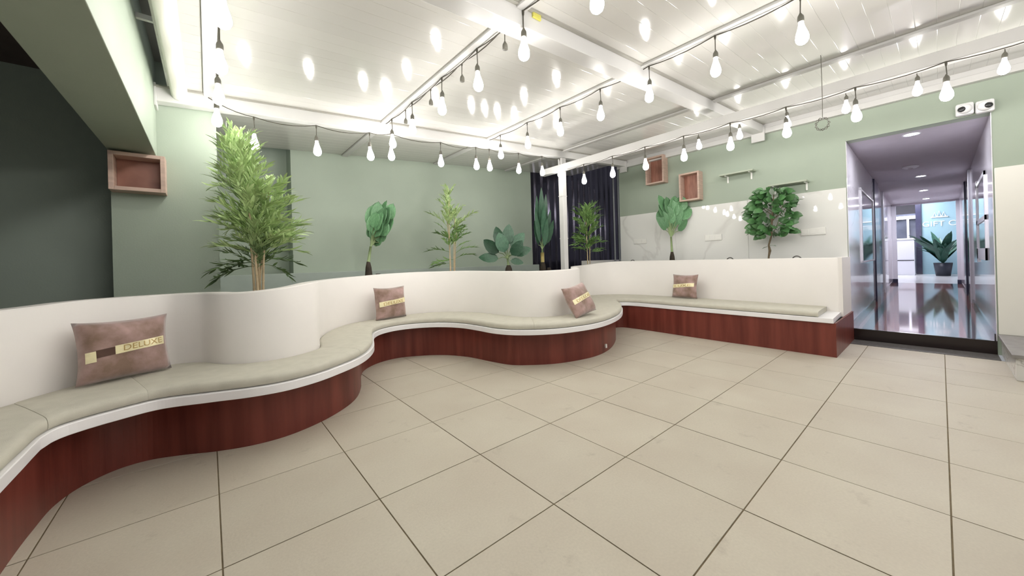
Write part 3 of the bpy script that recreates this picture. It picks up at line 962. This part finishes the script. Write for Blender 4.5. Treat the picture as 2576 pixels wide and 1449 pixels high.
# tall bamboo by the niche
fr = gen_fronds(3, (1.24, 2.10), 170, 1, 0.62, 1.5, 0.31, 0.20)
fr += gen_fronds(31, (1.14, 1.5), 46, 1, 0.85, 1.2, 0.19, 0.26)
fr += [(1.17, IMGR + math.pi, -0.02, 0.42), (1.22, IMGR + math.pi + .2, 0.12, 0.38), (1.20, IMGR + math.pi - .25, 0.0, 0.36), (1.18, IMGR, -0.10, 0.28), (1.22, IMGR + .3, 0.15, 0.30), (1.50, IMGR + math.pi, 0.30, 0.40), (1.53, IMGR + math.pi - .2, 0.40, 0.38), (1.75, IMGR + math.pi, 0.62, 0.36), (1.35, IMGR, 0.45, 0.33), (1.42, IMGR - .2, 0.6, 0.33), (1.5, IMGR + .2, 0.75, 0.32), (1.62, IMGR, 0.85, 0.32), (1.66, IMGR + .3, 0.9, 0.30)]
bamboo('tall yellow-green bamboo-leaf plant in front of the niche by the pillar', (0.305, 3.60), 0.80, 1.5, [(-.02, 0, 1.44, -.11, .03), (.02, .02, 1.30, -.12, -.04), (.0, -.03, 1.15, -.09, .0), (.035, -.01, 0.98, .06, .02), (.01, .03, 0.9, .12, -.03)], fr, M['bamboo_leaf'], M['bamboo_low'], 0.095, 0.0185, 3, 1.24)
# thin bamboo against the back wall
fr = gen_fronds(5, (1.36, 2.2), 84, 1, 0.85, 1.5, 0.24, 0.17)
fr += [(1.2, IMGR + math.pi, 0.1, 0.36), (1.32, IMGR + math.pi + .3, 0.4, 0.34), (1.3, IMGR, 0.7, 0.34), (1.22, IMGR, 0.5, 0.3), (1.45, IMGR + math.pi, 0.9, 0.34), (1.7, IMGR + math.pi, 1.0, 0.36), (1.7, IMGR, 1.05, 0.36), (1.15, IMGR + math.pi, 0.05, 0.28)]
bamboo('thin bamboo-leaf plant against the middle of the back wall', (2.87, 4.85), 0.80, 1.5, [(-.03, 0, 1.5, 0.01, .0), (.035, 0, 1.15, .05, 0), (.0, .03, 1.2, -.06, 0), (.06, .02, 0.95, .07, 0)], fr, M['bamboo_leaf'], M['bush_leaf'], 0.085, 0.019, 5, 1.62)
# bush beside the post
fr = gen_fronds(8, (1.28, 2.0), 64, 1, 0.5, 1.2, 0.25, 0.27)
bamboo('bushy green bamboo-leaf plant before the corrugated sheet, right of the post', (5.60, 4.36), 0.80, 1.5, [(-.03, 0, 1.30, -.04, .0), (.03, 0, 1.25, .06, 0), (.0, .03, 1.2, -.0, 0)], fr, M['bush_leaf'], M['bush_leaf'], 0.135, 0.026, 8, 1.0)

def big_leaf_plant(name, label, base, z0, crown, leaves, m, stalk_m, root_h, root_r, lump=None, sleeve=None):
    """leaves: (tip base point, direction, length, width, droop); each leaf gets a stalk from the crown"""
    x, y = base
    o = empty(name, (x, y, z0), label, 'plant')
    bm = bmesh.new()
    lathe(bm, [(0.0, z0), (root_r * 1.15, z0), (root_r, z0 + root_h * .35), (root_r * .72, z0 + root_h * .8), (root_r * .4, z0 + root_h), (0, z0 + root_h)], 10, (x, y, 0))
    link('root_base', bm, M['root'], o, True)
    if lump:
        bm = bmesh.new()
        lathe(bm, [(0, z0), (.05, z0), (.055, z0 + lump[2] * .6), (.03, z0 + lump[2]), (0, z0 + lump[2])], 9, (x + lump[0], y + lump[1], 0))
        link('root_lump', bm, M['root'], o, True)
    c = Vector(crown)
    bm = bmesh.new()
    tube(bm, [(x, y, z0 + root_h - 0.02), ((x + c.x) / 2, (y + c.y) / 2, (z0 + root_h + c.z) / 2), c], [0.022, 0.018, 0.016], 8)
    link('trunk', bm, stalk_m, o, True)
    if sleeve:
        bm = bmesh.new()
        tube(bm, [(x, y, sleeve[0]), (x, y, sleeve[1])], 0.034, 9)
        link('sleeve', bm, M['sleeve'], o, True)['label'] = 'yellow sleeve round the stem'
    for (p, d, L, W, dr) in leaves:
        p = Vector(p)
        bm = bmesh.new()
        midp = c.lerp(p, 0.5) + Vector((0, 0, 0.03))
        tube(bm, [c, midp, p], [0.009, 0.007, 0.005], 5)
        link('leaf_stalk', bm, stalk_m, o, True)
        bm = bmesh.new()
        leaf_bm(bm, L, W, Matrix.Identity(4), dr, 0.18, 10, 0.10, 0.8, 6 if m is M['fan_leaf'] else 0)
        lf = link('leaf', bm, m, o, True)
        lf.matrix_basis = face(p, d, random.uniform(-.35, .35))
    return o
def side(p, s, u, f=0.0):
    """offset a plan point sideways (as seen), up and away"""
    return (p[0] + AX.x * s + FW.x * f, p[1] + AX.y * s + FW.y * f, p[2] + u)
def dirv(s, u, f=0.0):
    return Vector((AX.x * s + FW.x * f, AX.y * s + FW.y * f, u))
# oval-crowned fan plant
P = (1.66, 4.88, 1.40)
lv = []
rnd = random.Random(12)
for k in range(17):
    a = k * 2.4; r = ((k + .5) / 17) ** .5
    s_, u = .105 * r * math.cos(a), .21 * r * math.sin(a)
    lv.append((side(P, .085 + s_ + .12 * u, .20 + u, -.10 + .16 * r), dirv(.30 + 1.6 * s_ + rnd.uniform(-.12, .12), 1, -.1), rnd.uniform(.22, .30), rnd.uniform(.15, .20), .2))
big_leaf_plant('fan_plant', 'ribbed oval-crowned leafy plant on a thin stem, dark root lump beside it', (1.63, 4.90), 0.80, P, lv, M['fan_leaf'], M['stalk'], 0.40, 0.055, (0.10, -0.07, 0.235))
# low broad-leaf plant
P = (3.76, 4.58, 1.20)
lv = []
for (s, u, ds, du, L, W, f) in [(-.14, .10, -.9, .75, .34, .20, .0), (-.08, .20, -.35, 1, .36, .19, .02), (.0, .22, .12, 1, .36, .20, .0), (.08, .16, .6, .8, .34, .20, .0), (.12, .06, .95, .4, .30, .18, .0), (-.15, .0, -.95, .15, .34, .17, .02), (-.05, .10, -.2, 1, .34, .22, -.08), (.07, .05, .5, .6, .30, .20, -.1), (.05, -.04, .8, -.1, .22, .12, -.05)]:
    lv.append((side(P, s, u, f), dirv(ds, du, f), L, W, 0.35))
big_leaf_plant('paddle_plant', 'low dark green plant with broad paddle leaves by the back wall', (3.78, 4.58), 0.80, P, lv, M['paddle_leaf'], M['stalk'], 0.29, 0.075)
# upright lance-leaf plant left of the post
P = (4.69, 4.70, 1.36)
lv = []
for (s, u, ds, du, L, W, f) in [(-.09, .26, -.06, 1, .72, .095, .0), (.0, .34, .0, 1, .78, .11, -.02), (.07, .30, .10, 1, .70, .095, .0), (-.06, .12, -.16, 1, .62, .085, -.04), (.09, .15, .26, 1, .58, .10, .03), (.02, .16, .04, 1, .66, .10, -.06), (.05, .05, .18, 1, .5, .10, -.06), (-.10, .08, -.25, 1, .46, .10, .0), (.13, .10, .34, .95, .44, .12, -.03)]:
    lv.append((side(P, s * .7, u, f), dirv(ds * .7, du, f), L, W, -0.12))
big_leaf_plant('lance_leaf_plant', 'upright lance-leaf plant with yellow sleeve, left of the white post', (4.69, 4.70), 0.80, P, lv, M['paddle_leaf'], M['stalk'], 0.34, 0.07, (0.10, -0.06, 0.22), (1.10, 1.30))
# round fan plant at the marble wall
P = (6.20, 3.03, 1.50)
lv = []
for k in range(14):
    a = k * 2.4 + 1; r = ((k + .5) / 14) ** .5
    s_, u = .19 * r * math.cos(a), .19 * r * math.sin(a)
    lv.append((side(P, .03 + s_, .32 + u, .02 * r), dirv(2.6 * s_ + rnd.uniform(-.12, .12), 1, -.1), rnd.uniform(.26, .32), rnd.uniform(.19, .24), .15))
lv.append((side(P, -.10, .12, -.03), dirv(-.55, .85, -.1), .30, .12, 0.1))
lv.append((side(P, .12, .10, -.03), dirv(.6, .8, -.1), .26, .13, 0.1))
big_leaf_plant('fan_plant', 'round-crowned fan plant on thin stems before the marble, under the lower wall box', (6.20, 3.02), 0.80, P, lv, M['fan_leaf'], M['stalk'], 0.44, 0.055)
# ficus
fx = empty('ficus_plant', (6.2, 1.60, 0.8), 'glossy round-leaved ficus on a thin crooked stem before the marble', 'plant')
bm = bmesh.new()
tube(bm, [(6.2, 1.63, 0.80), (6.2, 1.60, 1.12), (6.2, 1.585, 1.20), (6.19, 1.595, 1.28), (6.2, 1.56, 1.42), (6.2, 1.55, 1.6), (6.19, 1.53, 1.85), (6.2, 1.52, 2.0)], [.013, .012, .018, .012, .011, .010, .008, .006], 7)
link('trunk', bm, M['bark'], fx, True)
rnd = random.Random(21)
fl_me = []
for k in range(3):
    bm = bmesh.new(); leaf_bm(bm, 0.115, 0.085, Matrix.Identity(4), 0.4 + .2 * k, 0.2, 6, 0.05)
    me = bpy.data.meshes.new('leaf'); bm.to_mesh(me); bm.free(); me.materials.append(M['ficus_leaf'])
    for p in me.polygons: p.use_smooth = True
    fl_me.append(me)
for k in range(12):
    a = rnd.random() * 6.28; z = rnd.uniform(1.4, 1.85)
    bm = bmesh.new()
    tube(bm, [(6.2, 1.55, z), (6.2 + .06 * math.cos(a), 1.55 + .12 * math.sin(a), z + .1), (6.2 + .1 * math.cos(a), 1.55 + .2 * math.sin(a), z + .2)], [.005, .004, .003], 5)
    link('twig', bm, M['bark'], fx)
for k in range(240):
    # crown: wide above, tapering to the stem
    t = rnd.random() ** 0.8
    z = 1.40 + 0.66 * t
    wd = 0.085 + 0.185 * math.sin(math.pi * min(1, 0.16 + 0.74 * t))
    a = rnd.random() * 6.28; r = rnd.random() ** 0.5
    p = Vector((6.17 + 0.16 * r * math.cos(a), 1.545 + wd * r * math.sin(a), z))
    d = Vector((math.cos(a) * .8 - .5, math.sin(a), rnd.uniform(-.5, .5)))
    o = link('leaf', fl_me[k % 3], None, fx)
    o.matrix_basis = face(p, d, rnd.uniform(-.6, .6), .8) @ Matrix.Scale(rnd.uniform(.75, 1.15), 4)
for (p, d) in [((6.19, 1.60, 1.26), (0, 1, -.2)), ((6.19, 1.58, 1.27), (-.3, -1, .1)), ((6.2, 1.80, 1.48), (0, 1, -.3)), ((6.2, 1.86, 1.80), (0, 1, .0)), ((6.2, 1.30, 1.84), (0, -1, -.2)), ((6.2, 1.27, 1.88), (0, -1, .2))]:
    o = link('leaf', fl_me[0], None, fx)
    o.matrix_basis = aim(Vector(p), Vector(d)) @ Matrix.Scale(.75, 4)

# ------------------------------------------------------------------ things on the walls
def shadow_box(label, axis, a0, a1, z0, z1, depth, plane, group='wooden wall boxes'):
    """open box; axis 'x': hangs on a wall of constant Y, 'y': on a wall of constant X"""
    def bb(name, p0, p1, d0, d1, za, zb, m, o):
        if axis == 'x': return box(name, p0, p1, plane - d1, plane - d0, za, zb, m, o, 0.002)
        return box(name, plane - d1, plane - d0, p0, p1, za, zb, m, o, 0.002)
    c = ((a0 + a1) / 2, plane, z0) if axis == 'x' else (plane, (a0 + a1) / 2, z0)
    o = empty('wall_box', c, label, 'shelf', group)
    t = 0.028
    bb('back_board', a0 + t, a1 - t, 0.001, 0.010, z0 + t, z1 - t, M['wood_back'], o)
    bb('side_board', a0, a0 + t, 0.001, depth, z0, z1, M['wood_frame'], o)
    bb('side_board', a1 - t, a1, 0.001, depth, z0, z1, M['wood_frame'], o)
    bb('top_board', a0 + t, a1 - t, 0.001, depth, z1 - t, z1, M['wood_frame'], o)
    bb('bottom_board', a0 + t, a1 - t, 0.001, depth, z0, z0 + t, M['wood_frame'], o)
    return o
shadow_box('pale wood box with reddish back on the green pillar', 'x', -0.553, -0.245, 1.765, 2.055, 0.15, 4.1)
shadow_box('pale wood wall box with red back, higher of two by the corrugated corner', 'y', 3.18, 3.53, 2.505, 3.005, 0.17, 6.46)
shadow_box('pale wood wall box, lower of two, right above the round fan plant', 'y', 2.58, 2.915, 2.105, 2.585, 0.16, 6.46)
def ledge_shelf(label, y0, y1, zt, depth, pegs):
    o = empty('wall_shelf', (6.46, (y0 + y1) / 2, zt), label, 'shelf')
    box('board', 6.46 - depth, 6.459, y0, y1, zt - 0.022, zt, M['shelf_paint'], o, 0.002)
    for y in pegs:
        box('bracket', 6.445, 6.459, y - 0.011, y + 0.011, zt - 0.13, zt - 0.022, M['bracket'], o, 0.002)
        box('bracket', 6.46 - depth * .8, 6.446, y - 0.011, y + 0.011, zt - 0.032, zt - 0.0225, M['bracket'], o, 0.001)
    return o
ledge_shelf('thin empty wall shelf on two pegs, left of the ficus crown', 1.80, 2.27, 2.445, 0.16, (2.19, 1.86))
ledge_shelf('thin empty wall shelf on pegs, partly behind the ficus crown', 1.165, 1.62, 2.163, 0.16, (1.56, 1.193))
for (y0, y1, z0, z1, lab) in ((3.625, 3.897, 1.425, 1.52, 'white socket plate on the marble near the corrugated corner'), (2.30, 2.565, 1.405, 1.505, 'white socket plate on the marble between the fan plant and the ficus'), (1.0, 1.275, 1.40, 1.498, 'white socket plate on the marble between the ficus and the corridor')):
    o = empty('socket_plate', (6.446, (y0 + y1) / 2, z0), lab, 'socket')
    box('cover', 6.432, 6.4455, y0, y1, z0, z1, M['plate'], o, 0.004)
    wd = (y1 - y0) / 3
    for k in range(3):
        box('rocker', 6.4285, 6.4325, y0 + k * wd + .012, y0 + (k + 1) * wd - .012, z0 + .018, z1 - .018, M['plate'], o, 0.002)
for (y, lab) in ((3.74, 'small grey hose loop above the backrest, nearest the corrugated corner'), (2.08, 'small grey hose loop above the backrest, left of the ficus stem'), (1.26, 'small grey hose loop above the backrest, right of the ficus stem')):
    bm = bmesh.new()
    pts = [(6.12, y + .05 * math.cos(a), 1.06 + .055 * math.sin(a)) for a in [math.pi * k / 10 for k in range(11)]]
    pts = [(6.12, y + .05, .80)] + pts + [(6.12, y - .05, .80)]
    tube(bm, pts, 0.008, 6)
    tag(link('hose_loop', bm, M['granite_grey'], None, True), lab, 'hose')
# twin security cameras over the corridor
for (y0, y1, zc, ly, lab) in ((-0.262, -0.134, 2.685, -1, 'white square security camera over the corridor, the one nearer the ficus'), (-0.398, -0.27, 2.672, 1, 'white square security camera over the corridor, at its far upper corner')):
    yc = (y0 + y1) / 2
    o = empty('security_camera', (6.46, yc, zc), lab, 'camera')
    box('housing', 6.39, 6.459, y0, y1, zc - .065, zc + .065, M['camera_white'], o, 0.018)
    bm = bmesh.new(); lathe(bm, [(0, 0.0), (.054, 0.0), (.05, .018), (.038, .034), (0, .040)], 18)
    d = link('dome', bm, M['camera_white'], o, True)
    d.matrix_basis = Matrix.Translation((6.392, yc, zc)) @ Matrix.Rotation(-math.pi / 2, 4, 'Y')
    bm = bmesh.new(); lathe(bm, [(0, 0.0), (.029, 0.0), (.029, .018), (.02, .026), (0, .026)], 14)
    d = link('lens', bm, M['camera_black'], o, True)
    d.matrix_basis = Matrix.Translation((6.372, yc - .018 * ly, zc - .008)) @ Matrix.Rotation(-math.pi / 2 + .15, 4, 'Y') @ Matrix.Rotation(.35 * ly, 4, 'X')

# ------------------------------------------------------------------ step, plinth and corridor
HZ = 0.148
YL, YR = 0.78, -0.375
st = struct(box('floor_step', 6.455, 6.50, YR, YL, 0.0, HZ, M['granite_black']))
struct(box('trim_5', 6.132, 6.46, YR - 0.004, YL - .016, -0.05, 0.004, M['granite_grey'], bev=0.002))
pl = empty('stone_plinth', (5.9, -0.9, 0), 'low marble-sided plinth with grey top slab beside the corridor step', 'plinth')
box('body', 5.30, 6.428, -3.2, -0.40, 0.0, 0.195, M['plinth_side'], pl, 0.004)
box('top_slab', 5.27, 6.428, -3.2, -0.378, 0.195, 0.226, M['plinth_top'], pl, 0.004)
XE = 16.6
hf = struct(prism('floor_corridor', [(6.50, YR), (XE, YR), (XE, 1.02), (6.50, YL + .001)], 0.0, HZ, M['hall_floor']))
prism('border_strip', [(6.5, YL - .20), (XE, .78), (XE, .88), (6.5, YL - .10)], HZ - 0.001, HZ + 0.0008, M['hall_dark'], hf)
prism('border_strip', [(6.5, YR + .10), (XE, YR + .10), (XE, YR + .20), (6.5, YR + .20)], HZ - 0.001, HZ + 0.0008, M['hall_dark'], hf)
struct(prism('ceiling_corridor', [(6.642, YR), (XE, YR), (XE, 1.02), (6.642, YL + .002)], 2.61, 2.7, M['hall_ceiling']))
wh = struct(box('wall_corridor_left', 6.645, XE, YL, YL + 0.15, 0.0, 2.7, M['marble_hall']))
wv = struct(box('wall_corridor_right', 6.645, XE, YR - 0.15, YR, 0.0, 2.7, M['marble_hall']))
for o, yy, s in ((wh, YL, -1), (wv, YR, 1)):
    x = 6.452
    for k in range(8):
        for z0, z1 in ((HZ, 1.06), (1.06, 2.605)):
            ya, yb = sorted((yy, yy + s * 0.006))
            box('marble_slab', x + .001, x + 1.24 - .001, ya, yb, z0 + .001, z1 - .001, M['marble_hall'], o)
        x += 1.24
    ya, yb = sorted((yy + s * .006, yy + s * 0.016))
    box('skirting', 6.50, XE, ya, yb, HZ, HZ + .07, M['hall_dark'], o)
# openings of the corridor: framed window, dark columns, doors
w1 = struct(box('window_1', 7.95, 10.0, YL - .010, YL - .006, 1.0, 2.12, M['glass_dark']))
for xa, xb, za, zb in ((7.86, 7.96, .98, 2.16), (9.95, 10.05, .98, 2.16), (7.86, 10.05, 2.12, 2.145), (7.86, 10.05, .975, 1.0)):
    box('window_frame', xa, xb, YL - .022, YL - .006, za, zb, M['frame_white'], w1)
w2 = struct(box('window_2', 7.35, 8.75, YR + .006, YR + .010, 1.15, 2.05, M['glass_dark']))
for xa, xb, za, zb in ((7.28, 7.36, 1.0, 2.1), (8.74, 8.95, .95, 2.15), (7.28, 8.95, 2.05, 2.1), (7.28, 8.95, 1.5, 1.56), (7.28, 8.95, 1.0, 1.15)):
    box('window_frame', xa, xb, YR + .006, YR + .02, za, zb, M['frame_white'], w2)
d1 = struct(box('door_1', 11.0, 12.6, YL - .012, YL - .006, HZ, 2.4, M['glass_dark']))
for xa, xb in ((10.2, 11.05), (12.5, 12.75)):
    box('door_frame', xa, xb, YL - .03, YL - .006, HZ, 2.6, M['navy'] if xa < 11 else M['frame_white'], d1)
d2 = struct(box('door_2', 10.8, 13.0, YR + .006, YR + .012, HZ, 2.4, M['glass_dark']))
for xa, xb in ((10.7, 10.9), (12.5, 13.1)):
    box('door_frame', xa, xb, YR + .006, YR + .03, HZ, 2.6, M['navy'] if xa > 11 else M['frame_white'], d2)
# the left side of the corridor runs slightly outwards
for o in (wh, w1, d1):
    o.matrix_basis = Matrix.Translation((6.46, YL, 0)) @ Matrix.Rotation(0.0205, 4, 'Z') @ Matrix.Translation((-6.46, -YL, 0))
# portal at the end
d3 = struct(box('door_3', XE, XE + .1, YR, .98, 2.56, 2.7, M['hall_ceiling']))
for ya, yb in ((.885, .985), (YR, YR + .07)):
    box('door_frame', XE - .02, XE + .10, ya, yb, HZ + .12, 2.56, M['frame_white'], d3)
    box('door_foot', XE - .03, XE + .11, ya - .005, yb + .005, HZ, HZ + .12, M['navy'], d3)
for (x, y, lab) in ((6.80, .21, 'round ceiling downlight of the corridor, nearest the opening'), (10.77, .225, 'round ceiling downlight of the corridor, second from the opening'), (13.4, .24, 'round ceiling downlight of the corridor, third from the opening'), (15.6, .24, 'round ceiling downlight at the far end of the corridor')):
    o = empty('downlight', (x, y, 2.61), lab, 'light', 'corridor downlights')
    bm = bmesh.new(); lathe(bm, [(.058, 0), (.085, 0), (.083, -.010), (.058, -.006), (.058, 0)], 20, (x, y, 2.61))
    link('ring', bm, M['frame_white'], o, True)
    bm = bmesh.new(); lathe(bm, [(0, -.004), (.058, -.004), (.058, -.001), (0, -.001)], 20, (x, y, 2.61))
    link('lens', bm, M['downlight'], o)
o = empty('smoke_detector', (9.37, .31, 2.61), 'round white detector on the corridor ceiling between two downlights', 'detector')
bm = bmesh.new(); lathe(bm, [(0, -.04), (.07, -.035), (.10, -.018), (.10, 0), (0, 0)], 20, (9.37, .31, 2.61))
link('body', bm, M['frame_white'], o, True)
bm = bmesh.new(); lathe(bm, [(0, -.046), (.03, -.045), (.032, -.038), (0, -.036)], 14, (9.37, .31, 2.61))
link('cap', bm, M['hall_ceiling'], o, True)
# bright room beyond
struct(box('floor_far', XE, 25.0, -3.0, 3.4, 0.0, HZ - .001, M['far_floor']))
struct(box('ceiling_far', XE + .1, 25.0, -3.0, 3.4, 3.7, 3.8, M['hall_ceiling']))
struct(box('wall_far', 24.9, 25.0, -3.0, 3.4, 0.0, 3.8, M['far_wall']))
struct(box('wall_far_left', XE + .1, 25.0, 3.3, 3.4, 0.0, 3.8, M['marble_hall']))
struct(box('wall_far_right', XE + .1, 25.0, -3.0, -2.9, 0.0, 3.8, M['marble_hall']))
tp = empty('shop_backdrop', (23, .05, HZ), 'light teal shop backdrop with white lettering beyond the corridor', 'backdrop')
box('panel', 23.0, 23.06, -.46, .50, HZ, 3.6, M['teal_panel'], tp)
box('edge_post', 22.9, 23.08, .50, .66, HZ, 3.7, M['navy'], tp)
box('side_strip', 22.95, 23.05, -.60, -.46, HZ, 3.6, M['frame_white'], tp)
def sign(s, size, y, z):
    me = text_mesh(s, size, 0.006)
    me.materials.clear(); me.materials.append(M['letter_white'])
    o = link('lettering', me, None, tp)
    o.matrix_basis = Matrix.Translation((22.985, y, z)) @ Matrix(((0, 0, -1, 0), (-1, 0, 0, 0), (0, 1, 0, 0), (0, 0, 0, 1)))
    return o
sign('GIFT C', 0.30, 0.03, 2.22)
bm = bmesh.new()
for k in range(3):
    tube(bm, [(22.97, .18 - .12 * k, 2.52), (22.97, .13 - .12 * k, 2.70 + .05 * (k % 2)), (22.97, .08 - .12 * k, 2.52)], .012, 5)
bx(bm, 22.96, 22.985, -.22, .24, 2.48, 2.52)
link('emblem', bm, M['letter_white'], tp)
cn = empty('counter', (22.3, .9, HZ), 'tall white counter beyond the corridor, left of the palm', 'counter')
box('front', 22.0, 22.6, .68, 1.45, HZ, 1.60, M['frame_white'], cn, .01)
box('top', 21.97, 22.63, .65, 1.48, 1.60, 1.66, M['letter_white'], cn, .005)
box('drawer_line', 21.985, 22.001, .70, 1.43, .74, .77, M['hall_dark'], cn)
gw = struct(box('window_3', 23.4, 23.42, .6, 1.6, HZ, 2.75, M['glass_dark']))
box('window_frame', 23.3, 23.39, .60, 1.5, 2.52, 2.66, M['frame_white'], gw)
box('window_frame', 23.3, 23.39, .86, .93, 1.5, 2.52, M['frame_white'], gw)
for k in range(5):
    o = tag(box('ceiling_tube', 19.5 + k * .8, 19.70 + k * .8, .60, 1.45, 3.5 - k * .02, 3.54 - k * .02, M['tube'], bev=.01), 'bright white ceiling tube beyond the corridor, ' + ('nearest of its row', 'second of its row', 'third of its row', 'fourth of its row', 'farthest of its row')[k], 'light', 'ceiling tubes of the far shop')
hp = empty('potted_palm', (21.6, -.05, HZ), 'dark potted palm before the teal backdrop beyond the corridor', 'plant')
bm = bmesh.new(); lathe(bm, [(0, HZ), (.19, HZ), (.25, HZ + .5), (.23, HZ + .5), (.21, HZ + .44), (0, HZ + .44)], 14, (21.6, -.05, 0))
link('pot', bm, M['pot_black'], hp, True)
rnd = random.Random(4)
pm = mat('palm_leaf', (0.03, 0.11, 0.075), 0.45, var=0.4)
for k in range(46):
    a = rnd.random() * 6.28
    bm = bmesh.new(); leaf_bm(bm, rnd.uniform(.8, 1.55), .21, Matrix.Identity(4), rnd.uniform(.3, .9), .2, 7)
    o = link('leaf', bm, pm, hp)
    o.matrix_basis = aim(Vector((21.6, -.05, HZ + .45 + rnd.uniform(0, .15))), Vector((math.cos(a) * .5, math.sin(a) * .5, 1)), rnd.uniform(-.6, .6))
